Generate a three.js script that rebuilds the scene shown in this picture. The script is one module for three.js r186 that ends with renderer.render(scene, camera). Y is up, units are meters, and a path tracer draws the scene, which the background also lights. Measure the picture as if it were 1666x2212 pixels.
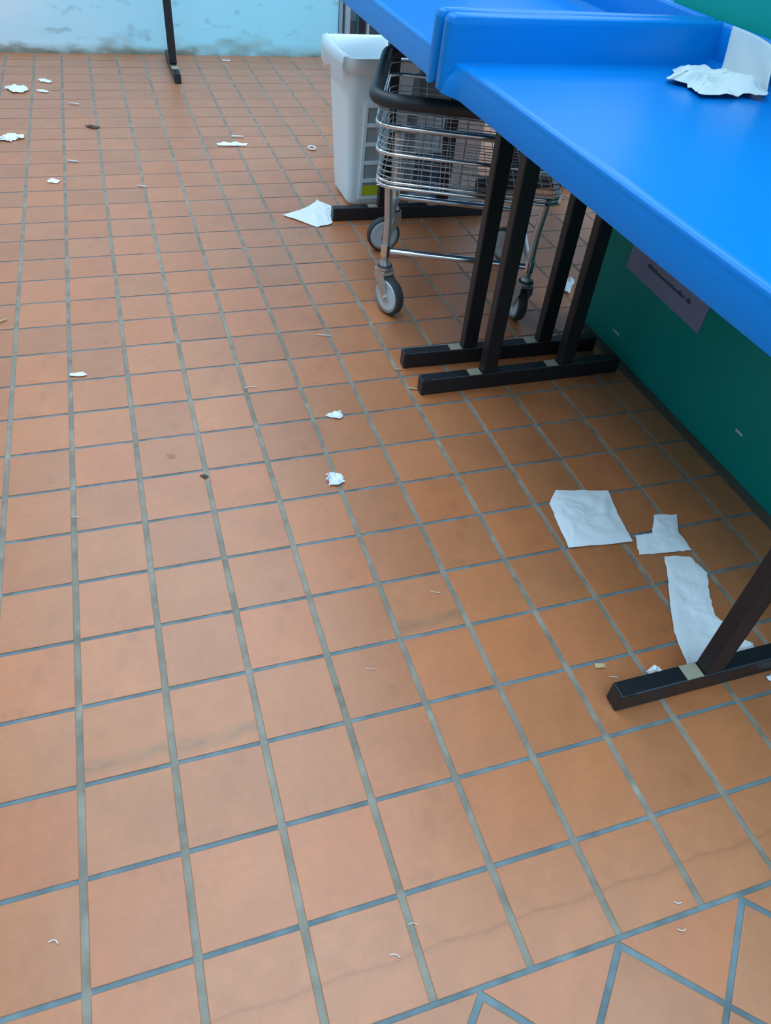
import * as THREE from 'three';
import { RoundedBoxGeometry } from 'three/addons/geometries/RoundedBoxGeometry.js';
import { mergeGeometries, toCreasedNormals } from 'three/addons/utils/BufferGeometryUtils.js';
import { RectAreaLightUniformsLib } from 'three/addons/lights/RectAreaLightUniformsLib.js';

// ---------------------------------------------------------------- camera, light, exposure
const scene = new THREE.Scene();
const W = 1666, H = 2212;
const camera = new THREE.PerspectiveCamera(69.75, W / H, 0.05, 60);
camera.position.set(0.2147, 1.2141, 0.2039);
camera.rotation.order = 'YXZ';
camera.rotation.set(-0.7622, -0.3864, 0.1127);
camera.updateMatrixWorld(true);
camera.updateProjectionMatrix();
scene.add(camera);
const EXPOSURE = 1.0;
scene.background = new THREE.Color(0.02, 0.03, 0.035);
RectAreaLightUniformsLib.init();
const CEIL = 2.75;
const LIGHT = new THREE.Color(0.61, 0.87, 1.1);
const LAMP_POWER = 5.3;                                   // radiance of a ceiling diffuser
const LAMP_SPOTS = [[-2.2, -3.9], [1.3, 0.35]]; for (const x of [-0.3, 0.62, 2.05, 3.2]) for (const z of [-4.0, -2.4, -0.8, 1.0, 2.6]) LAMP_SPOTS.push([x, z]);

// ---------------------------------------------------------------- helpers
let seed = 20417;
const rnd = () => { seed = (seed * 1664525 + 1013904223) >>> 0; return seed / 4294967296; };
const rr = (a, b) => a + (b - a) * rnd();
const counts = {};
function numbered(name) {
  counts[name] = (counts[name] || 0) + 1;
  return counts[name] === 1 ? name : name + '_' + String(counts[name] - 1).padStart(3, '0');
}
function tag(o, label, category, group, kind) {
  o.userData.label = label;
  if (category) o.userData.category = category;
  if (group) o.userData.group = group;
  if (kind) o.userData.kind = kind;
  return o;
}
function flat(g) { const q = g.index ? g.toNonIndexed() : g; for (const k of Object.keys(q.attributes)) if (!['position', 'normal', 'uv'].includes(k)) q.deleteAttribute(k); if (!q.attributes.normal) q.computeVertexNormals(); if (!q.attributes.uv) q.setAttribute('uv', new THREE.BufferAttribute(new Float32Array(q.attributes.position.count * 2), 2)); return q; }
function merged(list) { return list.length === 1 ? list[0] : mergeGeometries(list.map(flat), false); }
function mesh(name, geo, mat, parent) {
  const m = new THREE.Mesh(Array.isArray(geo) ? merged(geo) : geo, mat);
  m.name = parent ? name : numbered(name);
  m.castShadow = m.receiveShadow = true;
  (parent || scene).add(m);
  return m;
}
function part(name, geo, mat, parent) { return mesh(name, geo, mat, parent); }
function thing(name, label, category, pos = [0, 0, 0], turn = 0, group) {
  const g = new THREE.Group(); g.name = numbered(name); g.position.set(...pos); g.rotation.y = turn; scene.add(g);
  return tag(g, label, category, group);
}
function struct(o) { o.userData.kind = 'structure'; return o; }
function box(x0, x1, y0, y1, z0, z1, r = 0) {
  const w = x1 - x0, h = y1 - y0, d = z1 - z0;
  const g = r ? new RoundedBoxGeometry(w, h, d, 2, Math.min(r, w / 2.01, h / 2.01, d / 2.01)) : new THREE.BoxGeometry(w, h, d);
  return g.translate((x0 + x1) / 2, (y0 + y1) / 2, (z0 + z1) / 2);
}
const V3 = (x, y, z) => new THREE.Vector3(x, y, z);
function rod(a, b, r, seg = 10) {
  const A = V3(...a), B = V3(...b), d = B.clone().sub(A);
  const g = new THREE.CylinderGeometry(r, r, d.length(), seg);
  g.applyQuaternion(new THREE.Quaternion().setFromUnitVectors(V3(0, 1, 0), d.clone().normalize()));
  return g.translate((A.x + B.x) / 2, (A.y + B.y) / 2, (A.z + B.z) / 2);
}
class RoundRect extends THREE.Curve {                       // closed rounded rectangle in a level plane
  constructor(hx, hz, y, r) { super(); this.p = new THREE.Path();
    const p = this.p; p.moveTo(-hx + r, -hz); p.lineTo(hx - r, -hz); p.absarc(hx - r, -hz + r, r, -Math.PI / 2, 0); p.lineTo(hx, hz - r); p.absarc(hx - r, hz - r, r, 0, Math.PI / 2);
    p.lineTo(-hx + r, hz); p.absarc(-hx + r, hz - r, r, Math.PI / 2, Math.PI); p.lineTo(-hx, -hz + r); p.absarc(-hx + r, -hz + r, r, Math.PI, 1.5 * Math.PI); this.y = y; }
  getPoint(t) { const q = this.p.getPointAt(Math.min(Math.max(t, 0), 1)); return V3(q.x, this.y, q.y); }
}
const ringTube = (hx, hz, y, r, rad, seg = 72, rs = 8) => new THREE.TubeGeometry(new RoundRect(hx, hz, y, r), seg, rad, rs, true);

// value noise for textures and crumpling
const perm = Array.from({ length: 512 }, () => rnd());
const h2 = (i, j) => perm[(((i * 73) ^ (j * 151)) & 511)];
function vnoise(x, y, per = 0) {
  let xi = Math.floor(x), yi = Math.floor(y); const fx = x - xi, fy = y - yi, u = fx * fx * (3 - 2 * fx), v = fy * fy * (3 - 2 * fy);
  const wr = (k) => per ? ((k % per) + per) % per : k;
  const a = h2(wr(xi), wr(yi)), b = h2(wr(xi + 1), wr(yi)), c = h2(wr(xi), wr(yi + 1)), d = h2(wr(xi + 1), wr(yi + 1));
  return a + (b - a) * u + (c - a) * v + (a - b - c + d) * u * v;
}
function fbm(x, y, oct = 4, per = 0) { let s = 0, a = 0.5, t = 0; for (let o = 0; o < oct; o++) { s += a * vnoise(x, y, per); t += a; a *= 0.5; x *= 2; y *= 2; per *= 2; } return s / t; }
function texture(n, f, srgb = true, repeat = true, m = n) {
  const d = new Uint8Array(n * m * 4);
  for (let j = 0; j < m; j++) for (let i = 0; i < n; i++) { const c = f(i / n, j / m), k = 4 * (j * n + i); for (let q = 0; q < 3; q++) d[k + q] = Math.max(0, Math.min(255, 255 * (c.length ? c[q] : c))); d[k + 3] = 255; }
  const t = new THREE.DataTexture(d, n, m, THREE.RGBAFormat); t.magFilter = THREE.LinearFilter; t.minFilter = THREE.LinearMipmapLinearFilter; t.generateMipmaps = true;
  if (srgb) t.colorSpace = THREE.SRGBColorSpace; if (repeat) t.wrapS = t.wrapT = THREE.RepeatWrapping; t.needsUpdate = true; return t;
}
const lin = (r, g, b) => new THREE.Color().setRGB(r, g, b);
const std = (c, rough, extra = {}) => new THREE.MeshStandardMaterial({ color: c, roughness: rough, ...extra });
const phy = (c, rough, extra = {}) => new THREE.MeshPhysicalMaterial({ color: c, roughness: rough, ...extra });

// ---------------------------------------------------------------- materials
const tileMap = texture(512, (u, v) => {
  let k = 0.86 + 0.12 * fbm(u * 6, v * 6, 4, 6) + 0.05 * (fbm(u * 60, v * 60, 2, 60) - 0.5);
  const s = fbm(u * 11 + 3, v * 11 + 7, 2, 11); if (s > 0.78) k -= (s - 0.78) * 0.4;
  return [k, k * 0.985, k * 0.97];
});
const tileRough = texture(256, (u, v) => 0.72 + 0.28 * fbm(u * 9, v * 9, 4, 9), false);
const tileBump = texture(256, (u, v) => fbm(u * 20, v * 20, 4, 20), false);
const crackMap = texture(512, (u, v) => {
  let k = 0.88 + 0.10 * fbm(u * 5, v * 5, 4, 5) + 0.05 * (fbm(u * 50, v * 50, 2, 50) - 0.5);
  const y = 0.45 + 0.02 * Math.sin(u * Math.PI * 2) + 0.035 * (fbm(u * 9, 3.3, 3, 9) - 0.5), d = Math.abs(v - y);
  k *= 1 - 0.16 * 0.38 * Math.exp(-Math.pow(d / 0.014, 2)) - 0.07 * Math.exp(-Math.pow(d / 0.05, 2)) * fbm(u * 6, v * 6, 2, 6);
  return [k, k, k];
}, true, true);
const smearMap = texture(512, (u, v) => {
  let k = 0.88 + 0.10 * fbm(u * 5, v * 5, 4, 5); const e = Math.max(0, 1 - Math.abs(v - 0.12 - 0.1 * fbm(u * 3, 1, 2)) / 0.14) * fbm(u * 7, v * 18, 4);
  return [k * (1 - 0.30 * e), k * (1 - 0.16 * e), k * (1 - 0.08 * e)];
});
const TILE = [0.64, 0.222, 0.081];
const GLAZE = { ior: 1.6, clearcoat: 0.42, clearcoatRoughness: 0.42 };
const tileTones = [[1, 1, 1], [0.94, 0.96, 0.97], [1.05, 1.01, 0.97], [0.97, 1.02, 1.06], [1.02, 0.96, 0.9], [0.9, 0.93, 0.95], [1.04, 1.04, 1.03]];
const tileMats = tileTones.map((t) => phy(lin(TILE[0] * t[0], TILE[1] * t[1], TILE[2] * t[2]), 0.46, { map: tileMap, roughnessMap: tileRough, bumpMap: tileBump, bumpScale: 0.0004, ...GLAZE }));
const crackMat = phy(lin(...TILE), 0.46, { map: crackMap, roughnessMap: tileRough, ...GLAZE });
const smearMat = phy(lin(...TILE), 0.5, { map: smearMap, roughnessMap: tileRough, ...GLAZE });
const groutMap = texture(512, (u, v) => { const k = 0.66 + 0.34 * fbm(u * 30, v * 30, 4, 30); return [k, k, k]; });
const M = {
  grout: std(lin(0.24, 0.32, 0.34), 0.85, { map: groutMap }),
  groutColumn: std(lin(0.42, 0.36, 0.28), 0.85, { map: groutMap }),
  blue: phy(lin(0.0, 0.185, 0.56), 0.36, { specularIntensity: 0.2, clearcoat: 0.28, clearcoatRoughness: 0.24 }),
  green: phy(lin(0.0, 0.32, 0.26), 0.45, { specularIntensity: 0.5 }),
  steel: std(lin(0.012, 0.014, 0.018), 0.42, { metalness: 0.1 }),
  wornSteel: std(lin(0.05, 0.06, 0.07), 0.5, { metalness: 0.1 }),
  bare: std(lin(0.42, 0.38, 0.27), 0.5, { metalness: 0.15 }),
  chrome: std(lin(0.78, 0.8, 0.8), 0.16, { metalness: 1 }),
  zinc: std(lin(0.55, 0.58, 0.58), 0.36, { metalness: 0.85 }),
  rubber: std(lin(0.022, 0.025, 0.028), 0.5),
  greyRubber: std(lin(0.6, 0.67, 0.7), 0.5),
  tread: std(lin(0.05, 0.05, 0.05), 0.7),
  whitePlastic: phy(lin(0.84, 0.96, 0.99), 0.38),
  liner: phy(lin(0.8, 0.86, 0.9), 0.4, { transmission: 0.35, thickness: 0, side: THREE.DoubleSide }),
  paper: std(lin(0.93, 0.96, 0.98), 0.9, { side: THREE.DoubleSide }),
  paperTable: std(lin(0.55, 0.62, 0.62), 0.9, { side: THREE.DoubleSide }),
  ceiling: std(lin(0.78, 0.82, 0.84), 0.9),
  roomWall: std(lin(0.62, 0.74, 0.80), 0.8),
  alu: std(lin(0.5, 0.62, 0.7), 0.35, { metalness: 0.6 }),
  darkGap: std(lin(0.03, 0.05, 0.07), 0.6),
  tan: std(lin(0.62, 0.42, 0.22), 0.8),
  brown: std(lin(0.10, 0.05, 0.03), 0.8),
  pale: std(lin(0.74, 0.66, 0.58), 0.8),
};

// ---------------------------------------------------------------- floor: grout bed with tiles
const T = 0.152, OC = [0.0008, -0.0044, -0.0047, -0.0014, 0.0009, 0.0025, 0.002, 0.0028, 0.0015, -0.0011];
const OR = [0.0009, 0.0015, -0.0013, -0.004, -0.0041, -0.0041, -0.0034, -0.0022, -0.0008, 0.0016, 0.0041, 0.0036, 0.0019, 0.0015, 0.003, 0.0021, 0.002, 0.0004];
const jx = (i) => i * T + (OC[i + 1] || 0), jz = (j) => -j * T + (OR[j] || 0);
const BED = -0.0022, GC = 0.0115, GR = 0.0082;
const X0 = -3.5, X1 = 4.6, ZB = -5.17, ZF = 3.6;
const floor = struct(mesh('floor', box(X0, X1, -0.12, BED, ZB - 1.2, ZF), M.grout));
floor.userData.label = 'terracotta tiled floor with blue-grey grout joints';
{ // grout bed uv in metres
  const p = floor.geometry.attributes.position, uv = floor.geometry.attributes.uv; for (let i = 0; i < p.count; i++) uv.setXY(i, p.getX(i), p.getZ(i));
}
function slab(poly, top, inset, depth, uo = 0, vo = 0, us = 1.6) {   // bevelled convex tile, poly counter-clockwise seen from above [x,z]
  const n = poly.length, cx = poly.reduce((s, p) => s + p[0], 0) / n, cz = poly.reduce((s, p) => s + p[1], 0) / n;
  const inn = poly.map(([x, z]) => { const d = Math.hypot(x - cx, z - cz), k = 1 - inset * 1.35 / d; return [cx + (x - cx) * k, cz + (z - cz) * k]; });
  const P = [], U = [];
  const push = (x, y, z) => { P.push(x, y, z); U.push(uo + x * us, vo - z * us); };
  const quad = (a, b, c, d) => { push(...a); push(...b); push(...c); push(...a); push(...c); push(...d); };
  for (let i = 0; i < n; i++) { const k = (i + 1) % n, a = poly[i], b = poly[k], c = inn[i], d = inn[k];
    quad([a[0], top - depth, a[1]], [b[0], top - depth, b[1]], [b[0], top - inset * 0.6, b[1]], [a[0], top - inset * 0.6, a[1]]);
    quad([a[0], top - inset * 0.6, a[1]], [b[0], top - inset * 0.6, b[1]], [d[0], top, d[1]], [c[0], top, c[1]]); }
  for (let i = 1; i < n - 1; i++) { push(inn[0][0], top, inn[0][1]); push(inn[i][0], top, inn[i][1]); push(inn[i + 1][0], top, inn[i + 1][1]); }
  const g = new THREE.BufferGeometry(); g.setAttribute('position', new THREE.Float32BufferAttribute(P, 3)); g.setAttribute('uv', new THREE.Float32BufferAttribute(U, 2)); g.computeVertexNormals(); return g;
}
const sq = [[-0.5, 0.5], [0.5, 0.5], [0.5, -0.5], [-0.5, -0.5]];
const NOM_X = T - GC, NOM_Z = T - GR;
const square = sq.map(([x, z]) => [x * NOM_X, z * NOM_Z]);
const tileGeos = Array.from({ length: 8 }, () => slab(square, 0, 0.001, 0.012, rnd(), rnd()));
const unitGeo = slab(square, 0, 0.001, 0.012, 0.5, 0.5, 1 / NOM_X);
const VX = 4.965 * T, DP = 1.507 * T, D0 = 0.0106, HD = DP / 2, EI = 0.0046 * Math.SQRT2;
const proj = (x, z) => { const v = V3(x, 0, z).project(camera); return v.z > 1 || v.z < -1 ? null : [(v.x + 1) * W / 2, (1 - v.y) * H / 2]; };
function shown(poly) {                                        // area in the frame, roughly, of a level polygon
  const q = poly.map(([x, z]) => proj(x, z)); if (q.some((a) => !a)) return 0;
  if (Math.max(...q.map((a) => a[0])) < 0 || Math.min(...q.map((a) => a[0])) > W || Math.max(...q.map((a) => a[1])) < 0 || Math.min(...q.map((a) => a[1])) > H) return 0;
  const c = q.map(([a, b]) => [Math.min(W, Math.max(0, a)), Math.min(H, Math.max(0, b))]);
  let s = 0; for (let i = 0; i < c.length; i++) { const k = (i + 1) % c.length; s += c[i][0] * c[k][1] - c[k][0] * c[i][1]; } return Math.abs(s / 2);
}
const tiles = [];
for (let j = 0; j < 34; j++) for (let i = -23; i < 30; i++) {
  const xa = jx(i) + GC / 2, xb = jx(i + 1) - GC / 2, zb = jz(j) - GR / 2, za = Math.max(ZB + 0.002, jz(j + 1) + GR / 2);
  if (zb - za < 0.02) continue;
  tiles.push({ i, j, cx: (xa + xb) / 2, cz: (za + zb) / 2, sx: (xb - xa) / NOM_X, sz: (zb - za) / NOM_Z, area: shown([[xa, za], [xb, za], [xb, zb], [xa, zb]]) * (xa > 1.66 ? 0.1 : 1) });
}
for (let k = -18; k < 17; k++) {
  const v = VX + k * DP, e = 0.0046;
  const tri = [[v + 0.0025, e], [v + HD, D0 - EI + HD], [v + DP - 0.0025, e]].map(([x, z]) => [x, z]);
  tiles.push({ poly: tri, area: shown(tri) });
  for (let r = 0; r < 8; r++) { const c = v + (r % 2) * HD, cz = D0 + HD * (r + 1), h = HD - EI; const dia = [[c - h, cz], [c, cz + h], [c + h, cz], [c, cz - h]]; tiles.push({ poly: dia, area: shown(dia) }); }
}
for (const t of tiles) { t.geo = Math.floor(rnd() * 8); t.mat = Math.floor(rnd() * tileMats.length); t.dy = rr(-0.0005, 0.0002); t.rx = rr(-0.0016, 0.0016); t.rz = rr(-0.0016, 0.0016); t.uo = rnd(); t.vo = rnd(); }
tiles.sort((a, b) => b.area - a.area);
const restGeos = [];
tiles.forEach((t, n) => {
  let g, pos, scale;
  if (t.poly) { const cx = t.poly.reduce((s, p) => s + p[0], 0) / t.poly.length, cz = t.poly.reduce((s, p) => s + p[1], 0) / t.poly.length; g = slab(t.poly.map(([x, z]) => [x - cx, z - cz]), 0, 0.001, 0.012, t.uo, t.vo); pos = [cx, t.dy, cz]; scale = [1, 1, 1]; }
  else { g = tileGeos[t.geo]; pos = [t.cx, t.dy, t.cz]; scale = [t.sx, 1, t.sz]; }
  if (n < 300 && t.area > 0) {
    let m = tileMats[t.mat];
    if (!t.poly && t.j === 0 && t.i >= 1 && t.i <= 8) { g = unitGeo; m = crackMat; }
    if (!t.poly && ((t.j === 3 && (t.i === 0 || t.i === 1)) || (t.j === 4 && t.i === 4))) { g = unitGeo; m = smearMat; }
    const o = part('tile', g, m, floor); o.position.set(...pos); o.scale.set(...scale); o.rotation.set(t.rx, 0, t.rz);
    o.name = n ? 'tile_' + String(n).padStart(3, '0') : 'tile';
  } else { const c = g.clone().scale(...scale).translate(...pos); restGeos.push(c); }
});
tag(part('distant_tiles', restGeos, tileMats[0], floor), 'rest of the terracotta tiles', null, null, 'stuff');
{ // paler, worn grout in the joints that run away from the viewer
  const cols = []; for (let i = -22; i < 30; i++) { const g = box(jx(i) - GC / 2 - 0.001, jx(i) + GC / 2 + 0.001, BED - 0.004, BED + 0.0005, ZB, -0.004); const p = g.attributes.position, uv = g.attributes.uv; for (let k = 0; k < p.count; k++) uv.setXY(k, p.getX(k) + i * 0.37, p.getZ(k)); cols.push(g); }
  tag(part('worn_grout', cols, M.groutColumn, floor), 'paler worn grout between tile columns', null, null, 'stuff');
}

// ---------------------------------------------------------------- room shell
const wallMap = texture(1024, (u, v) => {                      // u across 5.2 m, v up 2.75 m: whitewash, paler and flaking to the left, mildew along the foot
  const y = v * 2.75, x = u * 5.2; const n = fbm(x * 4, y * 9, 5), n2 = fbm(x * 11 + 5, y * 26, 4);
  const blue = Math.min(1, Math.max(0, (x - 2.95) / 1.6 + (n - 0.5) * 0.5));
  let c = [0.89 - 0.23 * blue, 0.965 - 0.035 * blue, 1.0];
  const foot = Math.max(0, 1 - y / (0.035 + 0.05 * fbm(x * 3.3, 2, 3))), spot = Math.max(0, fbm(x * 6 + 11, y * 14 + 4, 3) - 0.55) * 3.2 * Math.max(0, 1 - y / 0.13) * (1.25 - 0.7 * blue);
  const d = Math.min(0.75, 0.55 * foot * n2 * 1.6 + spot); c = [c[0] + (0.47 - c[0]) * d, c[1] + (0.44 - c[1]) * d, c[2] + (0.36 - c[2]) * d];
  if (n2 > 0.68 && y < 0.5) c = c.map((k) => k * (1 - (n2 - 0.68) * 0.7));
  return c;
}, true, false, 512);
const wallMat = std(lin(1, 1, 1), 0.7, { map: wallMap, bumpMap: tileBump, bumpScale: 0.002 });
{
  const g = new RoundedBoxGeometry(5.2, 2.95, 0.2, 3, 0.02).translate(1.70 - 2.6, 2.95 / 2 - 0.12, ZB - 0.1);
  const p = g.attributes.position, uv = g.attributes.uv; for (let k = 0; k < p.count; k++) uv.setXY(k, (p.getX(k) + 3.5) / 5.2, p.getY(k) / 2.75);
  const w = struct(mesh('wall_back', g, wallMat)); w.userData.label = 'whitewashed blue-tinted back wall, stained along its foot';
}
struct(mesh('wall_back_right', box(2.62, X1, -0.12, CEIL + 0.05, ZB - 0.2, ZB), M.roomWall));
struct(mesh('wall_back_top', box(1.70, 2.62, 2.15, CEIL + 0.05, ZB - 0.2, ZB), M.roomWall));
struct(mesh('wall_vestibule', [box(1.5, 2.82, -0.12, CEIL, ZB - 1.2, ZB - 1.1), box(1.5, 1.6, -0.12, CEIL, ZB - 1.1, ZB - 0.2), box(2.72, 2.82, -0.12, CEIL, ZB - 1.1, ZB - 0.2), box(1.5, 2.82, 2.15, 2.25, ZB - 1.1, ZB - 0.2)], M.roomWall));
struct(mesh('wall_left', box(X0 - 0.2, X0, -0.12, CEIL + 0.05, ZB - 0.2, ZF), M.roomWall));
struct(mesh('wall_right', box(X1, X1 + 0.2, -0.12, CEIL + 0.05, ZB - 0.2, ZF), M.roomWall));
struct(mesh('wall_front', box(X0 - 0.2, X1 + 0.2, -0.12, CEIL + 0.05, ZF, ZF + 0.2), M.roomWall));
struct(mesh('ceiling', box(X0 - 0.2, X1 + 0.2, CEIL, CEIL + 0.15, ZB - 0.2, ZF + 0.2), M.ceiling));
{ // glazed aluminium door beside the end of the back wall
  const d = struct(new THREE.Group()); d.name = 'door_1'; d.position.set(1.70, 0, ZB); scene.add(d); d.userData.label = 'aluminium framed glass door with narrow stiles past the wall end';
  const post = (x0, x1, z0, z1) => part('stile', box(x0, x1, 0.001, 2.14, z0, z1, 0.004), M.alu, d);
  post(0.012, 0.040, -0.12, -0.05); post(0.048, 0.082, -0.12, -0.02); post(0.142, 0.156, -0.10, -0.03); post(0.198, 0.216, -0.10, -0.03); post(0.86, 0.918, -0.12, -0.02);
  const pane = (x0, x1) => part('pane', box(x0, x1, 0.08, 2.1, -0.075, -0.069), phy(lin(0.7, 0.8, 0.82), 0.08, { transmission: 1, thickness: 0 }), d);
  pane(0.082, 0.142); pane(0.156, 0.198); pane(0.216, 0.86);
  for (const [a, b] of [[0.082, 0.142], [0.156, 0.198], [0.216, 0.86]]) part('rail', box(a, b, 0.002, 0.08, -0.09, -0.045), M.alu, d);
}
{ // ceiling fittings
  const pan = new RoundedBoxGeometry(0.64, 0.05, 1.24, 2, 0.008), dif = new THREE.BoxGeometry(0.60, 0.006, 1.2);
  const dm = new THREE.MeshStandardMaterial({ color: 0xffffff, roughness: 0.6, emissive: LIGHT, emissiveIntensity: 0.6 });
  LAMP_SPOTS.forEach(([x, z]) => {
    const t = thing('ceiling_light', 'white fluorescent ceiling panel with a glowing cool diffuser', 'light', [x, CEIL - 0.051, z], 0, 'ceiling panels');
    part('housing', pan, M.whitePlastic, t).position.y = 0.025; part('diffuser', dif, dm, t).position.y = -0.004;
    const l = new THREE.RectAreaLight(LIGHT, LAMP_POWER, 0.60, 1.2); l.position.set(0, -0.012, 0); l.rotation.x = -Math.PI / 2; t.add(l);
  });
}
// ---------------------------------------------------------------- green partition behind the tables
{
  const p = thing('partition', 'green laminated partition panel standing behind the folding tables', 'partition', [1.66, 0, 0]);
  part('panel', box(-0.015, 0.015, 0.0, 1.55, -1.742, 2.4, 0.004), M.green, p);
  part('top_rail', box(-0.022, 0.022, 1.55, 1.58, -1.745, 2.4, 0.006), M.alu, p);
  const sc = (y, z, w) => part('scuff', box(-0.0157, -0.0152, y, y + 0.006, z, z + w), M.pale, p);
  sc(0.062, -1.555, 0.035); sc(0.112, -0.955, 0.028);
  const strip = struct(mesh('trim_1', box(1.612, 1.6445, -0.01, 0.0022, -1.742, 2.4, 0.0015), std(lin(0.2, 0.15, 0.11), 0.9, { map: groutMap }))); strip.userData.label = 'rough mortar strip along the foot of the green partition';
}
{ // placard with one illegible printed line
  const c = document.createElement('canvas'); c.width = 512; c.height = 256; const x = c.getContext('2d'); x.fillStyle = '#8f94b0'; x.fillRect(0, 0, 512, 256);
  x.fillStyle = '#3c4056'; let q = 120; for (let k = 0; k < 30; k++) { const w = 5 + rnd() * 8, hh = 10 + rnd() * 8; x.fillRect(q, 196 - hh, w, hh); q += w + 2 + (rnd() < 0.18 ? 9 : 0); if (q > 420) break; }
  const t = new THREE.CanvasTexture(c); t.colorSpace = THREE.SRGBColorSpace;
  const s = thing('placard', 'grey printed placard fixed low on the green partition under the table', 'sign', [1.6435, 0.355, -1.395]);
  part('board', new RoundedBoxGeometry(0.0025, 0.2, 0.38, 2, 0.001), std(lin(0.25, 0.28, 0.42), 0.6), s);
  const f = part('print', new THREE.PlaneGeometry(0.372, 0.192), std(0xffffff, 0.6, { map: t }), s); f.rotation.y = -Math.PI / 2; f.position.x = -0.0016;
  s.rotation.x = 0.03;
}
// ---------------------------------------------------------------- blue folding tables
function profileGeo(pts, z0, z1) {                               // closed x-y outline extruded along z
  const s = new THREE.Shape(pts.map(([x, y]) => new THREE.Vector2(x, y)));
  const bt = 0.004; const g = new THREE.ExtrudeGeometry(s, { depth: z1 - z0 - 2 * bt, bevelEnabled: true, bevelThickness: bt, bevelSize: 0.002, bevelOffset: -0.002, bevelSegments: 2, curveSegments: 8 });
  return toCreasedNormals(g.translate(0, 0, z0 + bt), 0.5);
}
function shellGeo(pts, z0, z1) {                                 // closed outline lofted along z, its apron flaring out into both end walls
  const st = [], n = 10, F = 0.075; for (let k = 0; k <= n; k++) st.push(F * k / n); const zs = [...st.map((d) => [z0 + d, d]), [(z0 + z1) / 2, 1], ...st.slice().reverse().map((d) => [z1 - d, d])];
  const P = [], m = pts.length;
  const at = ([z, d], [x, y]) => { const q = Math.min(1, d / F), f = 1 - q * q * (3 - 2 * q), w = Math.max(0, 1 - Math.max(0, x - 0.02) / 0.045) * Math.min(1, Math.max(0, (0.832 - y) / 0.035)); return [x - 0.022 * f * w, y, z]; };
  for (let a = 0; a < zs.length - 1; a++) for (let k = 0; k < m; k++) { const q = (k + 1) % m, A = at(zs[a], pts[k]), B = at(zs[a], pts[q]), C = at(zs[a + 1], pts[k]), D = at(zs[a + 1], pts[q]); P.push(...A, ...C, ...B, ...B, ...C, ...D); }
  const g = new THREE.BufferGeometry(); g.setAttribute('position', new THREE.Float32BufferAttribute(P, 3)); g.computeVertexNormals(); return toCreasedNormals(g, 0.55);
}
function arc(cx, cy, r, a0, a1, n = 8) { return Array.from({ length: n + 1 }, (_, i) => { const a = (a0 + (a1 - a0) * i / n) * Math.PI / 180; return [cx + r * Math.cos(a), cy + r * Math.sin(a)]; }); }
function makeTable(label, L, pos, turn, group, feet) {
  const t = thing('folding_table', label, 'table', pos, turn, group), e = 0.036, b = 0.718;   // local: front at x = 0, runs back along -z, wall side at x = b
  // top shell with a rolled front apron and a coved back
  const th = 0.012;
  const outer = [[0.023, 0.768], [0.0235, 0.776], [0.0255, 0.788], [0.0275, 0.80], [0.0300, 0.811], [0.0320, 0.818], ...arc(0.0400, 0.8195, 0.008, 175, 90, 8), [0.056, 0.827], [0.075, 0.8266], [0.2, 0.8265], [b - 0.09, 0.8265], ...arc(b - 0.052, 0.8515, 0.025, 270, 345, 6)];
  const inner = [[b - 0.022, 0.835], [b - 0.03, 0.8265 - th - 0.002], [0.07, 0.8265 - th], [0.050, 0.808], [0.040, 0.79], [0.034, 0.768]];
  part('tabletop', shellGeo([...outer, ...inner], -L + e - 0.008, -e + 0.008), M.blue, t);
  // raised back
  const back = [[b - 0.030, 0.775], [b - 0.029, 0.84], [b - 0.026, 0.906], ...arc(b - 0.016, 0.9065, 0.0095, 170, 20, 6), [b, 0.9], [b, 0.775]];
  part('back_upstand', profileGeo(back, -L + 0.004, -0.004), M.blue, t);
  // raised ends, rounded at the front corner
  for (const z of [-L, -e]) {
    const end = [[0.0, 0.772], [0.0, 0.80], [0.004, 0.895], ...arc(0.022, 0.8975, 0.018, 176, 92, 8), [0.1, 0.9155], [b - 0.02, 0.9155], ...arc(b - 0.02, 0.8975, 0.018, 88, 5, 5), [b, 0.775]];
    const s = new THREE.Shape(end.map(([x, y]) => new THREE.Vector2(x, y)));
    const g = toCreasedNormals(new THREE.ExtrudeGeometry(s, { depth: e - 0.020, bevelEnabled: true, bevelThickness: 0.010, bevelSize: 0.010, bevelOffset: -0.010, bevelSegments: 4, curveSegments: 8 }).translate(0, 0, z + 0.010), 0.6);
    part('end_upstand', g, M.blue, t);
  }
  // two black steel T frames
  for (const [z, x0, x1] of feet) {
    part('foot', box(x0, x1, 0.0008, 0.05, z - 0.018, z + 0.018, 0.004), M.steel, t);
    for (const lx of [x0 + 0.21, x0 + 0.463]) {
      part('leg', box(lx - 0.0225, lx + 0.0225, 0.05, 0.79, z - 0.016, z + 0.016, 0.004), M.steel, t);
      part('weld_plate', box(lx - 0.062, lx - 0.024, 0.0495, 0.0512, z - 0.0165, z + 0.0165, 0.0006), M.bare, t);
    }
    part('scraped_edge', box(x0 + 0.03, x1 - 0.03, 0.0485, 0.0507, z + 0.0145, z + 0.0178, 0.0008), M.wornSteel, t);
    part('crossbar', box(x0 + 0.06, x1 - 0.06, 0.789, 0.813, z - 0.02, z + 0.02, 0.003), M.steel, t);
  }
  return t;
}
const FX = 0.914;
makeTable('glossy blue folding table nearest the camera holding crumpled white paper', 1.235, [FX, 0, -0.278], 0, 'blue folding tables', [[-0.087, 0.043, 0.69], [-1.152, 0.026, 0.68]]);
makeTable('second blue folding table with the wire laundry cart pushed beneath it', 1.205, [FX - 0.002, 0, -1.531], -0.021, 'blue folding tables', [[-0.042, 0.022, 0.672], [-1.112, 0.062, 0.712]]);
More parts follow.
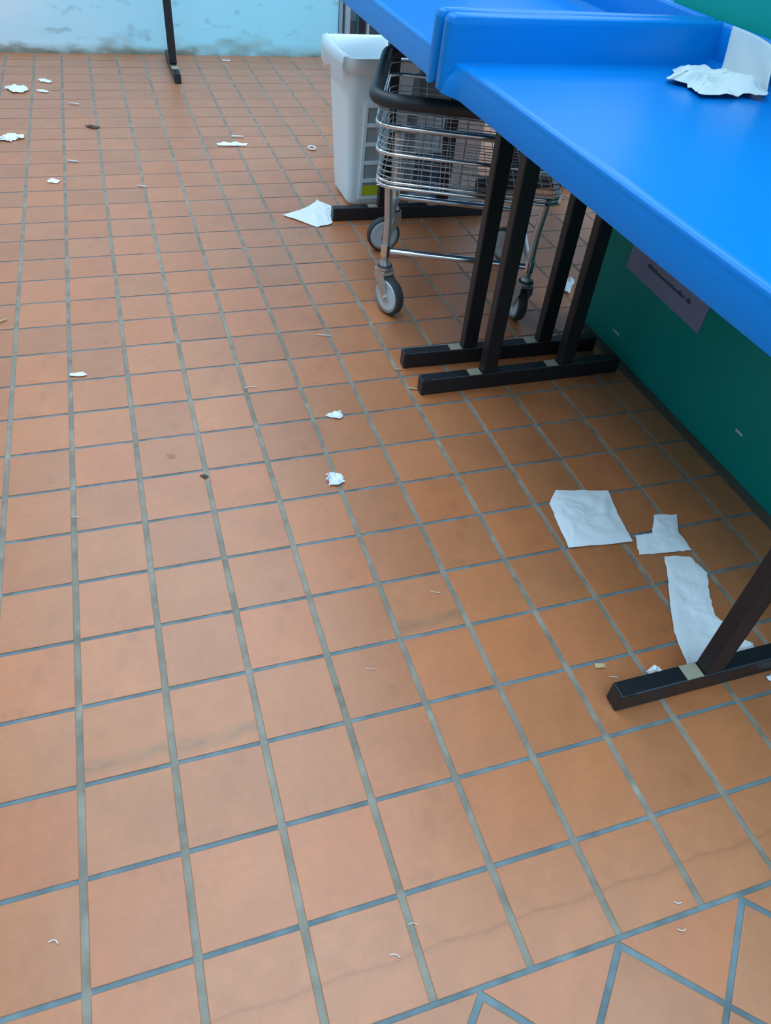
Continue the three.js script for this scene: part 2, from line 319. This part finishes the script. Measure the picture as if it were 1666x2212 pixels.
{ // free-standing rack by the back wall: only one post and its foot are in view
  const r = thing('rack', 'freestanding black steel post on a T-shaped foot before the back wall', 'rack', [0.605, 0, -4.76]);
  for (const x of [0, 1.12]) {
    part('foot', box(x - 0.018, x + 0.018, 0.0008, 0.05, -0.30, 0.225, 0.004), M.steel, r);
    part('post', box(x - 0.021, x + 0.021, 0.05, 1.62, -0.02, 0.02, 0.004), M.steel, r);
    part('weld_plate', box(x - 0.0185, x + 0.0185, 0.0492, 0.0512, 0.06, 0.13, 0.0006), M.bare, r);
  }
  part('hanging_rail', rod([-0.08, 1.635, 0], [1.2, 1.635, 0], 0.016, 16), M.chrome, r);
}
makeTable('blue folding table on the far side of the green partition, mostly hidden', 1.205, [2.41, 0, -2.98], Math.PI, 'blue folding tables', [[-0.08, 0.03, 0.68], [-1.12, 0.03, 0.68]]);

// ---------------------------------------------------------------- wire laundry cart
{
  const c = thing('laundry_cart', 'chrome wire laundry cart with black rubber bumper parked under the second table', 'cart', [1.278, 0, -2.047], -22 * Math.PI / 180);
  const HB = 0.272, HT = 0.288, yb = 0.412, yt = 0.64;
  const hw = (y) => HB + (HT - HB) * (y - yb) / (yt - yb);
  part('bumper', ringTube(HT + 0.006, HT + 0.006, yt + 0.004, 0.07, 0.0195, 120, 14), M.rubber, c);
  for (const [y, r] of [[yb, 0.006], [yb + 0.014, 0.0045], [0.505, 0.006], [0.578, 0.006]]) part('rod', ringTube(hw(y), hw(y), y, 0.05, r, 110, 8), M.chrome, c);
  for (let y = yb + 0.026; y < 0.56; y += 0.0155) if (Math.abs(y - 0.505) > 0.007 && y < 0.548) part('wire', ringTube(hw(y) - 0.004, hw(y) - 0.004, y, 0.048, 0.0017, 90, 5), M.zinc, c);
  part('wire', ringTube(hw(0.615) - 0.004, hw(0.615) - 0.004, 0.615, 0.048, 0.0022, 90, 5), M.zinc, c);
  const up = []; for (let k = -3; k <= 3; k++) for (const s of [-1, 1]) { const q = k / 3.6;
    up.push(rod([q * hw(yb), yb, s * hw(yb)], [q * hw(yt), yt, s * hw(yt)], 0.001, 5)); up.push(rod([s * hw(yb), yb, q * hw(yb)], [s * hw(yt), yt, q * hw(yt)], 0.001, 5)); }
  for (let k = -9; k <= 9; k++) { const q = k / 9.5 * HB; up.push(rod([q, yb, -HB], [q, yb, HB], 0.0015, 5)); if (k % 2) up.push(rod([-HB, yb - 0.002, q], [HB, yb - 0.002, q], 0.0015, 5)); }
  tag(part('wire_grid', up, M.zinc, c), 'thin upright and floor wires of the basket', null, null, 'stuff');
  const S = 0.229;
  part('base_rail', rod([-S, 0.2, S], [S, 0.2, S], 0.0105, 14), M.chrome, c); part('base_rail', rod([-S, 0.2, -S], [S, 0.2, -S], 0.0105, 14), M.chrome, c);
  part('base_rail', rod([-S, 0.2, -S], [-S, 0.2, S], 0.009, 12), M.chrome, c); part('base_rail', rod([S, 0.2, -S], [S, 0.2, S], 0.009, 12), M.chrome, c);
  const trails = [[-1, 1, 20], [1, 1, 172], [-1, -1, 268], [1, -1, 215]];        // corner, caster heading in degrees (0 trails towards the viewer)
  for (const [a, b, deg] of trails) {
    part('leg', [rod([a * S, 0.165, b * S], [a * S, 0.30, b * S], 0.0125, 14), rod([a * S, 0.295, b * S], [a * (HB - 0.035), yb, b * (HB - 0.035)], 0.0125, 14)], M.zinc, c);
    part('leg_sleeve', rod([a * S, 0.185, b * S], [a * S, 0.222, b * S], 0.0165, 14), M.chrome, c);
    const k = new THREE.Group(); k.name = 'caster'; k.position.set(a * S, 0, b * S); k.rotation.y = deg * Math.PI / 180 + 22 * Math.PI / 180; c.add(k);
    const cz = 0.035, R = 0.0615;
    const tyre = new THREE.LatheGeometry([[0.046, -0.014], [0.057, -0.0155], [0.0615, -0.010], [0.0615, 0.010], [0.057, 0.0155], [0.046, 0.014]].map(([r, h]) => new THREE.Vector2(r, h)), 36).rotateZ(Math.PI / 2).translate(0, R + 0.0006, cz);
    part('tyre', tyre, M.tread, k);
    const disc = new THREE.LatheGeometry([[0, -0.017], [0.012, -0.017], [0.018, -0.012], [0.040, -0.013], [0.053, -0.0175], [0.0535, 0.0175], [0.040, 0.013], [0.018, 0.012], [0.012, 0.017], [0, 0.017]].map(([r, h]) => new THREE.Vector2(r, h)), 32).rotateZ(Math.PI / 2).translate(0, R + 0.0006, cz);
    part('wheel', disc, M.greyRubber, k);
    const cheek = (s) => { const sh = new THREE.Shape(); sh.moveTo(-0.022, 0.14); sh.lineTo(0.022, 0.14); sh.lineTo(0.024, 0.118); sh.lineTo(-cz + 0.014, 0.058); sh.absarc(-cz, 0.062, 0.014, -0.3, Math.PI + 0.3, true); sh.lineTo(-0.03, 0.115); sh.closePath();
      const g = new THREE.ExtrudeGeometry(sh, { depth: 0.0025, bevelEnabled: false }); return g.rotateY(Math.PI / 2).translate(s * 0.0205 - 0.00125, 0, 0); };
    part('fork', [cheek(-1), cheek(1), box(-0.022, 0.022, 0.136, 0.141, -0.024, 0.026, 0.002)], M.zinc, k);
    part('swivel', [new THREE.CylinderGeometry(0.027, 0.027, 0.008, 24).translate(0, 0.147, 0), new THREE.CylinderGeometry(0.016, 0.02, 0.016, 20).translate(0, 0.158, 0)], M.zinc, k);
    part('dust_cap', new THREE.CylinderGeometry(0.022, 0.025, 0.005, 24).translate(0, 0.1535, 0), M.tread, k);
    part('axle', rod([-0.026, R + 0.0006, cz], [0.026, R + 0.0006, cz], 0.006, 10), M.chrome, k);
  }
}
// ---------------------------------------------------------------- tall white bin
{
  const b = thing('bin', 'tall white plastic bin with a flared rim standing behind the wire cart', 'bin', [1.203, 0, -2.88]);
  const ring = (hx, hz, y, r, n = 6) => { const o = []; for (const [sx, sz, a] of [[1, 1, 0], [-1, 1, 90], [-1, -1, 180], [1, -1, 270]]) for (let k = 0; k <= n; k++) { const q = (a + 90 * k / n) * Math.PI / 180; o.push([sx * (hx - r) + r * Math.cos(q), y, sz * (hz - r) + r * Math.sin(q)]); } return o; };
  const loft = (rings) => { const P = [], I = [], n = rings[0].length; rings.forEach((r) => r.forEach((p) => P.push(...p))); for (let a = 0; a < rings.length - 1; a++) for (let k = 0; k < n; k++) { const q = (k + 1) % n, i0 = a * n + k, i1 = a * n + q, i2 = i0 + n, i3 = i1 + n; I.push(i0, i2, i1, i1, i2, i3); }
    const g = new THREE.BufferGeometry(); g.setAttribute('position', new THREE.Float32BufferAttribute(P, 3)); g.setIndex(I); g.computeVertexNormals(); return g; };
  const cap = (r) => { const P = [], n = r.length; for (let k = 1; k < n - 1; k++) P.push(...r[0], ...r[k], ...r[k + 1]); const g = new THREE.BufferGeometry(); g.setAttribute('position', new THREE.Float32BufferAttribute(P, 3)); g.computeVertexNormals(); return g; };
  const bot = ring(0.096, 0.10, 0.001, 0.03), body = [bot, ring(0.108, 0.113, 0.02, 0.03), ring(0.137, 0.15, 0.50, 0.04)];
  part('body', [loft(body), cap(bot), loft([ring(0.133, 0.146, 0.50, 0.038), ring(0.104, 0.109, 0.024, 0.03)]), cap(ring(0.104, 0.109, 0.024, 0.03).reverse())], M.whitePlastic, b);
  part('rim', loft([ring(0.135, 0.148, 0.495, 0.04), ring(0.150, 0.172, 0.505, 0.05), ring(0.157, 0.184, 0.535, 0.055), ring(0.158, 0.186, 0.552, 0.055), ring(0.154, 0.182, 0.556, 0.052), ring(0.138, 0.160, 0.550, 0.045), ring(0.132, 0.146, 0.51, 0.038), ring(0.132, 0.146, 0.49, 0.038)]), M.whitePlastic, b);
  // bag liner folded out over the left of the rim
  const lp = [], cl = [[-0.155, 0.17], [-0.165, 0.10], [-0.166, 0.02], [-0.163, -0.08], [-0.15, -0.17]], li = [];
  cl.forEach(([x, z], k) => { const f = 0.075 + 0.02 * Math.sin(k * 2.3); lp.push(x + 0.016, 0.561, z, x - 0.006, 0.556, z, x - 0.010, 0.53, z, x - 0.004 + 0.006 * Math.sin(k * 3), 0.556 - f, z); });
  for (let k = 0; k < cl.length - 1; k++) for (let q = 0; q < 3; q++) { const i = k * 4 + q; li.push(i, i + 1, i + 4, i + 1, i + 5, i + 4); }
  const lg = new THREE.BufferGeometry(); lg.setAttribute('position', new THREE.Float32BufferAttribute(lp, 3)); lg.setIndex(li); lg.computeVertexNormals(); part('bag_liner', lg, M.liner, b);
  // column of openings down the right of the front face, something yellow showing at the bottom
  const gx = (y) => 0.113 + 0.037 * (y - 0.02) / 0.48;                               // front face z at height y
  const sh = new THREE.Shape(); sh.moveTo(-0.012, 0.03); sh.lineTo(0.085, 0.03); sh.lineTo(0.105, 0.40); sh.lineTo(-0.012, 0.40); sh.closePath();
  for (let k = 0; k < 5; k++) { const y0 = 0.042 + k * 0.0715, h = new THREE.Path(); h.moveTo(0.0, y0); h.lineTo(0.074 + k * 0.004, y0); h.lineTo(0.078 + k * 0.004, y0 + 0.058); h.lineTo(0.0, y0 + 0.058); h.closePath(); sh.holes.push(h); }
  const tilt = Math.atan(0.037 / 0.48);
  const fr = part('slot_frame', new THREE.ExtrudeGeometry(sh, { depth: 0.008, bevelEnabled: false }), M.whitePlastic, b); fr.rotation.x = tilt; fr.position.set(-0.05, 0, gx(0) + 0.0005);
  const bk = part('slot_back', box(0.0, 0.088, 0.04, 0.39, 0, 0.001), std(lin(0.35, 0.4, 0.4), 0.6), b); bk.rotation.x = tilt; bk.position.set(-0.05, 0, gx(0) + 0.0008);
  const yl = part('yellow_insert', box(0.003, 0.07, 0.044, 0.085, 0, 0.003, 0.001), std(lin(0.62, 0.66, 0.02), 0.6), b); yl.rotation.x = tilt; yl.position.set(-0.05, 0, gx(0) + 0.002);
}
// ---------------------------------------------------------------- low cabinet beyond the second table
{
  const c = thing('cabinet', 'low pale cabinet with dark lower panel and pinkish beige doors behind the wire cart', 'cabinet', [1.368, 0, -2.765]);
  const grey = std(lin(0.5, 0.55, 0.55), 0.5), palep = std(lin(0.75, 0.85, 0.87), 0.5), dark = std(lin(0.10, 0.10, 0.15), 0.4), beige = std(lin(0.86, 0.62, 0.55), 0.45), plinth = std(lin(0.6, 0.68, 0.72), 0.5);
  part('carcass', box(0, 0.302, 0.0, 0.52, -0.42, -0.012, 0.004), grey, c);
  part('plinth', box(0, 0.302, 0.0, 0.045, -0.012, 0.004, 0.003), plinth, c);
  part('top_panel', box(0.0, 0.145, 0.40, 0.515, -0.012, 0.0, 0.003), std(lin(0.2, 0.22, 0.24), 0.5), c);
  for (let k = 0; k < 4; k++) part('slat', box(0.004 + k * 0.0355, 0.036 + k * 0.0355, 0.205, 0.395, -0.012, 0.002 + 0.001 * (k % 2), 0.002), palep, c);
  part('dark_panel', box(0.004, 0.145, 0.05, 0.2, -0.012, 0.0, 0.003), dark, c);
  for (let k = 0; k < 2; k++) part('door', box(0.15 + k * 0.076, 0.222 + k * 0.076, 0.05, 0.515, -0.012, 0.004, 0.004), beige, c);
  const bx = thing('carton', 'small bright blue carton on the floor against the low cabinet', 'carton', [1.492, 0, -2.742]);
  part('box', box(-0.022, 0.022, 0.0005, 0.075, -0.014, 0.014, 0.003), std(lin(0.10, 0.36, 0.85), 0.5), bx); part('lid', box(-0.0235, 0.0235, 0.07, 0.079, -0.0155, 0.0155, 0.002), std(lin(0.2, 0.45, 0.85), 0.5), bx);
}
// ---------------------------------------------------------------- loose papers and litter
function sheet(name, label, category, pts, o = {}) {            // pts: outline in metres on the floor [x, z]; o: amp of crumple, y level, torn edge
  const { amp = 0.004, y = 0.0012, torn = 0.0016, mat = M.paper, group, cx, cz, rings = 16, freq = 38, th = 0.0006, tilt, dense = 6 } = o;
  const n0 = pts.length, mx = cx ?? pts.reduce((s, p) => s + p[0], 0) / n0, mz = cz ?? pts.reduce((s, p) => s + p[1], 0) / n0, out = [];
  for (let i = 0; i < n0; i++) { const a = pts[i], b = pts[(i + 1) % n0]; for (let k = 0; k < dense; k++) { const t = k / dense, j = k ? torn : 0; out.push([a[0] + (b[0] - a[0]) * t + rr(-j, j) - mx, a[1] + (b[1] - a[1]) * t + rr(-j, j) - mz]); } }
  const s0 = rnd() * 50, n = out.length, P = [], I = [];
  const hgt = (x, z, k) => { const a = fbm(x * freq + s0, z * freq * 0.8 + s0, 3), b = Math.abs(fbm(x * freq * 0.6 + s0 + 9, z * freq * 1.5 + 4, 3) - 0.5) * 2; return amp * (1.3 * a + 0.6 * (1 - b) - 0.45) * (0.35 + 0.65 * Math.min(1, (1 - k) * 3)) + (tilt ? tilt(x, z) : 0); };
  for (const dn of [0, 1]) { P.push(0, Math.max(0, hgt(0, 0, 0)) + (dn ? 0 : th), 0); for (let r = 1; r <= rings; r++) for (let k = 0; k < n; k++) { const q = r / rings, x = out[k][0] * q, z = out[k][1] * q; P.push(x, Math.max(0, hgt(x, z, q)) + (dn ? 0 : th), z); } }
  const N = 1 + rings * n;
  for (const dn of [0, 1]) { const B = dn * N, tri = (a, b, c) => dn ? I.push(B + a, B + b, B + c) : I.push(B + a, B + c, B + b);
    for (let k = 0; k < n; k++) { const q = (k + 1) % n; tri(0, 1 + k, 1 + q); for (let r = 0; r < rings - 1; r++) { const a = 1 + r * n + k, b = 1 + r * n + q, c = a + n, d = b + n; tri(a, c, b); tri(b, c, d); } } }
  const E = 1 + (rings - 1) * n; for (let k = 0; k < n; k++) { const q = (k + 1) % n; I.push(E + k, N + E + k, E + q, E + q, N + E + k, N + E + q); }
  const g = new THREE.BufferGeometry(); g.setAttribute('position', new THREE.Float32BufferAttribute(P, 3)); g.setIndex(I); g.computeVertexNormals();
  const m = mesh(name, g, mat); m.position.set(mx, y, mz); return tag(m, label, category, group);
}
sheet('paper_towel', 'large crumpled square paper towel on the floor under the near table', 'paper', [[1.140, -0.950], [1.2737, -0.919], [1.252, -0.82], [1.2397, -0.742], [1.0767, -0.7607], [1.088, -0.84], [1.1007, -0.9087]], { amp: 0.009 });
sheet('paper_scrap', 'small torn paper flap folded across its foot, beside the large paper towel', 'paper', [[1.3445, -0.8124], [1.4047, -0.8003], [1.3712, -0.7467], [1.3671, -0.6844], [1.300, -0.6915], [1.2321, -0.7011], [1.2584, -0.7601], [1.305, -0.757]], { amp: 0.006, cx: 1.325, cz: -0.735 });
sheet('paper_strip', 'long torn strip of paper towel running up to the near table foot', 'paper', [[1.2905, -0.6827], [1.350, -0.6655], [1.3597, -0.6112], [1.325, -0.555], [1.300, -0.50], [1.318, -0.462], [1.262, -0.432], [1.215, -0.398], [1.160, -0.402], [1.1842, -0.4858], [1.235, -0.58]], { amp: 0.008, cx: 1.255, cz: -0.53 });
sheet('paper_scrap', 'crumpled paper scrap behind the leg of the near table, against its foot', 'paper', [[1.27, -0.403], [1.296, -0.43], [1.316, -0.44], [1.320, -0.424], [1.334, -0.415], [1.33, -0.404]], { amp: 0.01 });
sheet('paper_scrap', 'white paper scrap at the right edge of the photo in front of the near foot', 'paper', [[1.305, -0.336], [1.335, -0.342], [1.345, -0.325], [1.318, -0.318], [1.308, -0.326]], { amp: 0.006 });
sheet('paper_towel', 'flat white paper towel on the floor beside the tall bin at the far table foot', 'paper', [[0.8098, -2.700], [0.90, -2.748], [0.957, -2.80], [0.985, -2.835], [1.030, -2.76], [0.998, -2.669], [0.990, -2.60], [0.965, -2.585], [0.919, -2.575]], { amp: 0.012 });
sheet('paper_crumple', 'small crumpled white tissue with a lobed edge in the middle of the floor', 'paper', [[0.589, -1.133], [0.60, -1.128], [0.618, -1.130], [0.627, -1.116], [0.624, -1.094], [0.611, -1.089], [0.584, -1.090], [0.592, -1.104], [0.580, -1.110], [0.59, -1.12]], { amp: 0.016, torn: 0.003, rings: 7, freq: 130 });
sheet('paper_crumple', 'flattened white tissue scrap on a joint, further back than the lobed one', 'paper', [[0.646, -1.368], [0.675, -1.386], [0.695, -1.382], [0.692, -1.355], [0.677, -1.349]], { amp: 0.010, torn: 0.003, freq: 120 });
sheet('paper_crumple', 'tiny balled white tissue beside the end of the near table foot', 'paper', [[1.064, -0.409], [1.081, -0.416], [1.098, -0.408], [1.096, -0.397], [1.077, -0.397]], { amp: 0.018, torn: 0.002, freq: 140 });
sheet('paper_crumple', 'crumpled white tissue on the floor between the black legs past the partition end', 'paper', [[1.691, -2.007], [1.727, -2.013], [1.735, -1.958], [1.689, -1.905], [1.655, -1.932]], { amp: 0.04, freq: 60, torn: 0.004 });
sheet('paper_scrap', 'pale oval paper scrap at the far left of the floor', 'paper', [[-0.285, -4.449], [-0.235, -4.47], [-0.18, -4.45], [-0.168, -4.40], [-0.194, -4.352], [-0.242, -4.355]], { amp: 0.02 });
sheet('paper_scrap', 'thin white scrap, the farther of two by the oval scrap', 'paper', [[-0.130, -4.605], [-0.09, -4.595], [-0.052, -4.556], [-0.07, -4.532], [-0.112, -4.560]], { amp: 0.008 });
sheet('paper_scrap', 'thin white scrap, the nearer of two by the oval scrap', 'paper', [[-0.134, -4.405], [-0.10, -4.405], [-0.068, -4.378], [-0.079, -4.358], [-0.124, -4.382]], { amp: 0.008 });
sheet('paper_scrap', 'ragged torn white paper at the left edge of the photo', 'paper', [[-0.31, -3.62], [-0.235, -3.700], [-0.169, -3.705], [-0.170, -3.66], [-0.20, -3.645], [-0.223, -3.612], [-0.252, -3.630]], { amp: 0.016, torn: 0.006 });
sheet('paper_scrap', 'small white oblong scrap on the left floor, nearer than the ragged torn paper', 'paper', [[-0.071, -3.142], [-0.054, -3.16], [-0.022, -3.138], [-0.031, -3.113], [-0.066, -3.122]], { amp: 0.008 });
sheet('paper_scrap', 'small bright white scrap on the left floor among the mid rows of tiles', 'paper', [[-0.004, -1.703], [0.031, -1.703], [0.041, -1.687], [0.028, -1.681], [-0.005, -1.69]], { amp: 0.006 });
sheet('paper_scrap', 'long thin white strip of paper on the far floor left of the bin', 'paper', [[0.672, -3.552], [0.72, -3.553], [0.819, -3.535], [0.803, -3.508], [0.74, -3.507], [0.675, -3.518]], { amp: 0.010 });
sheet('paper_scrap', 'faint pale scrap on the floor close to the far wall', 'paper', [[0.922, -5.064], [0.975, -5.05], [0.97, -5.015], [0.925, -5.03]], { amp: 0.003, mat: M.pale });
sheet('leaf_scrap', 'dark curled leaf scrap on the far left floor', 'leaf', [[0.09, -3.826], [0.125, -3.828], [0.162, -3.805], [0.137, -3.775], [0.105, -3.80]], { amp: 0.012, mat: M.brown });
sheet('leaf_scrap', 'small brown scrap lying by a joint left of the lobed tissue', 'leaf', [[0.286, -1.197], [0.300, -1.197], [0.308, -1.188], [0.296, -1.182]], { amp: 0.003, mat: M.brown });
sheet('stain', 'soft round brown stain on a tile left of the flattened tissue', 'stain', [[0.217, -1.293], [0.228, -1.297], [0.24, -1.286], [0.236, -1.276], [0.222, -1.278]], { amp: 0, y: 0.0004, th: 0.0002, mat: std(lin(0.36, 0.17, 0.09), 0.6) });
// slivers: thin curled bits (wood, straw, plastic), one by one
function sliver(name, label, category, a, b, w, mat, bend = 0.15, group) {
  const A = V3(a[0], 0, a[1]), B = V3(b[0], 0, b[1]), d = B.clone().sub(A), nrm = V3(-d.z, 0, d.x);
  const c = new THREE.QuadraticBezierCurve3(V3(0, w * 0.5, 0), d.clone().multiplyScalar(0.5).addScaledVector(nrm, bend).add(V3(0, w * 0.9, 0)), d.clone().add(V3(0, w * 0.5, 0)));
  const g = new THREE.TubeGeometry(c, 8, w * 0.5, 6, false); const m = mesh(name, g, mat); m.position.set(a[0], 0.0006, a[1]); return tag(m, label, category, group);
}
const film = phy(lin(0.8, 0.74, 0.68), 0.35);
sliver('straw_bit', 'pale wooden sliver on the floor in front of the cart wheel', 'splinter', [0.722, -1.789], [0.768, -1.775], 0.0034, M.pale, 0.08);
sliver('straw_bit', 'thin beige sliver on the far floor right of the two thin scraps', 'splinter', [0.026, -4.172], [0.073, -4.154], 0.008, M.pale, 0.1);
sliver('straw_bit', 'thin beige sliver on the far floor nearer than the dark leaf', 'splinter', [0.010, -3.362], [0.053, -3.346], 0.007, M.pale, 0.1);
sliver('straw_bit', 'beige sliver just beyond the long thin white strip', 'splinter', [0.758, -3.637], [0.812, -3.627], 0.009, M.pale, 0.1);
sliver('straw_bit', 'beige sliver in the middle of the far floor, right of the oblong scrap', 'splinter', [0.276, -3.056], [0.312, -3.041], 0.006, M.pale, 0.1);
sliver('straw_bit', 'tan sliver at the left edge of the photo', 'splinter', [-0.205, -2.014], [-0.180, -2.032], 0.006, M.tan, 0.1);
sliver('straw_bit', 'tan sliver by the end of the rear one of the paired black feet', 'splinter', [0.905, -1.556], [0.931, -1.548], 0.004, M.tan, 0.1);
sliver('straw_bit', 'tan sliver by the end of the front one of the paired black feet', 'splinter', [0.917, -1.453], [0.944, -1.442], 0.005, M.tan, 0.15);
sliver('thread_bit', 'curled pale thread on a tile left of the flattened tissue', 'thread', [0.457, -1.541], [0.487, -1.54], 0.0026, film, -0.3);
sliver('thread_bit', 'short pale fibre in the open floor right of centre', 'thread', [0.714, -0.716], [0.733, -0.707], 0.002, M.pale, 0.2);
sliver('thread_bit', 'faint pale fibre on a tile below the photo centre', 'thread', [0.523, -0.561], [0.539, -0.556], 0.0013, film, 0.15);
sliver('thread_bit', 'faint pale fibre on a tile joint at the left', 'thread', [-0.009, -1.117], [0.008, -1.112], 0.002, film, 0.1);
sliver('thread_bit', 'tiny pale fibre left of the tan paper fleck by the near foot', 'thread', [0.988, -0.421], [1.004, -0.415], 0.0022, film, 0.1);
sliver('plastic_curl', 'clear curl of plastic on the tile at the lower left', 'plastic scrap', [-0.053, -0.2305], [-0.0405, -0.225], 0.0022, film, -0.55);
sliver('plastic_curl', 'clear curl of plastic on a tile at the bottom centre', 'plastic scrap', [0.414, -0.0755], [0.427, -0.069], 0.0018, film, -0.4);
sliver('plastic_curl', 'clear curl of plastic on a joint above the bottom-centre curl', 'plastic scrap', [0.454, -0.107], [0.467, -0.102], 0.0014, film, -0.4);
sliver('plastic_curl', 'clear curl of plastic on a diagonal tile at the lower right', 'plastic scrap', [0.854, 0.0155], [0.867, 0.020], 0.0018, film, 0.4);
sliver('plastic_curl', 'clear curl of plastic just above the diagonal tiles at the lower right', 'plastic scrap', [0.871, -0.020], [0.884, -0.0155], 0.0018, film, 0.35);
sheet('paper_fleck', 'tan paper fleck on a tile left of the near table foot', 'paper', [[0.974, -0.4565], [0.995, -0.451], [0.991, -0.441], [0.971, -0.446]], { amp: 0.003, mat: M.tan, torn: 0.0008 });
{ const g = new THREE.TorusGeometry(0.017, 0.005, 8, 24).rotateX(Math.PI / 2); const m = mesh('ring_pull', g, M.pale); m.position.set(1.111, 0.0052, -3.455); m.scale.z = 1.3; tag(m, 'small beige ring lying on the far floor left of the bin', 'ring'); }

// papers on the near table
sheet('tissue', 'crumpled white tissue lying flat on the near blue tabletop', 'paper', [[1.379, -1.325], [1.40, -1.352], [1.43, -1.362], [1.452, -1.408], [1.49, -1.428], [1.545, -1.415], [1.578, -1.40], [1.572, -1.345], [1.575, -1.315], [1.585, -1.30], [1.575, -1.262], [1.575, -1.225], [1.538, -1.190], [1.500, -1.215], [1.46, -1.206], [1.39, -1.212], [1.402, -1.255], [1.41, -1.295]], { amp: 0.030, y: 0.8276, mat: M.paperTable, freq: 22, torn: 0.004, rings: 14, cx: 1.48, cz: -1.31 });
{ // folded paper leaning on the raised back
  const n = 14, P = [], I = [], w = 0.165, h = 0.092, th = 0.0025;
  const f = (u, v) => { const bow = 0.010 * Math.sin(u * Math.PI) + 0.004 * Math.sin(u * 9 + v * 4), x = 0.012 * v + bow * (1 - v) * 0.5, top = h - 0.012 * Math.pow(u, 3); return [x, v * top, (u - 0.5) * w * (1 - 0.05 * v) - 0.03 * v]; };
  for (const s of [0, 1]) for (let i = 0; i <= n; i++) for (let j = 0; j <= n; j++) { const p = f(i / n, j / n); P.push(p[0] + s * th, p[1], p[2]); }
  const N = (n + 1) * (n + 1), id = (s, i, j) => s * N + i * (n + 1) + j;
  for (let i = 0; i < n; i++) for (let j = 0; j < n; j++) { I.push(id(0, i, j), id(0, i + 1, j), id(0, i, j + 1), id(0, i + 1, j), id(0, i + 1, j + 1), id(0, i, j + 1)); I.push(id(1, i, j), id(1, i, j + 1), id(1, i + 1, j), id(1, i + 1, j), id(1, i, j + 1), id(1, i + 1, j + 1)); }
  for (let i = 0; i < n; i++) { I.push(id(0, i, 0), id(1, i, 0), id(0, i + 1, 0), id(0, i + 1, 0), id(1, i, 0), id(1, i + 1, 0)); I.push(id(0, i, n), id(0, i + 1, n), id(1, i, n), id(0, i + 1, n), id(1, i + 1, n), id(1, i, n)); I.push(id(0, 0, i), id(0, 0, i + 1), id(1, 0, i), id(0, 0, i + 1), id(1, 0, i + 1), id(1, 0, i)); I.push(id(0, n, i), id(1, n, i), id(0, n, i + 1), id(0, n, i + 1), id(1, n, i), id(1, n, i + 1)); }
  const g = new THREE.BufferGeometry(); g.setAttribute('position', new THREE.Float32BufferAttribute(P, 3)); g.setIndex(I); g.computeVertexNormals();
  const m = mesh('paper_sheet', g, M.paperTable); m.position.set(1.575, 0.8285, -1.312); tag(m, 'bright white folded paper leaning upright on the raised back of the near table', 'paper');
}
// ---------------------------------------------------------------- render
const renderer = new THREE.WebGLRenderer({ antialias: true });
renderer.shadowMap.enabled = true;
renderer.toneMapping = THREE.LinearToneMapping;
renderer.toneMappingExposure = EXPOSURE;
renderer.render(scene, camera);
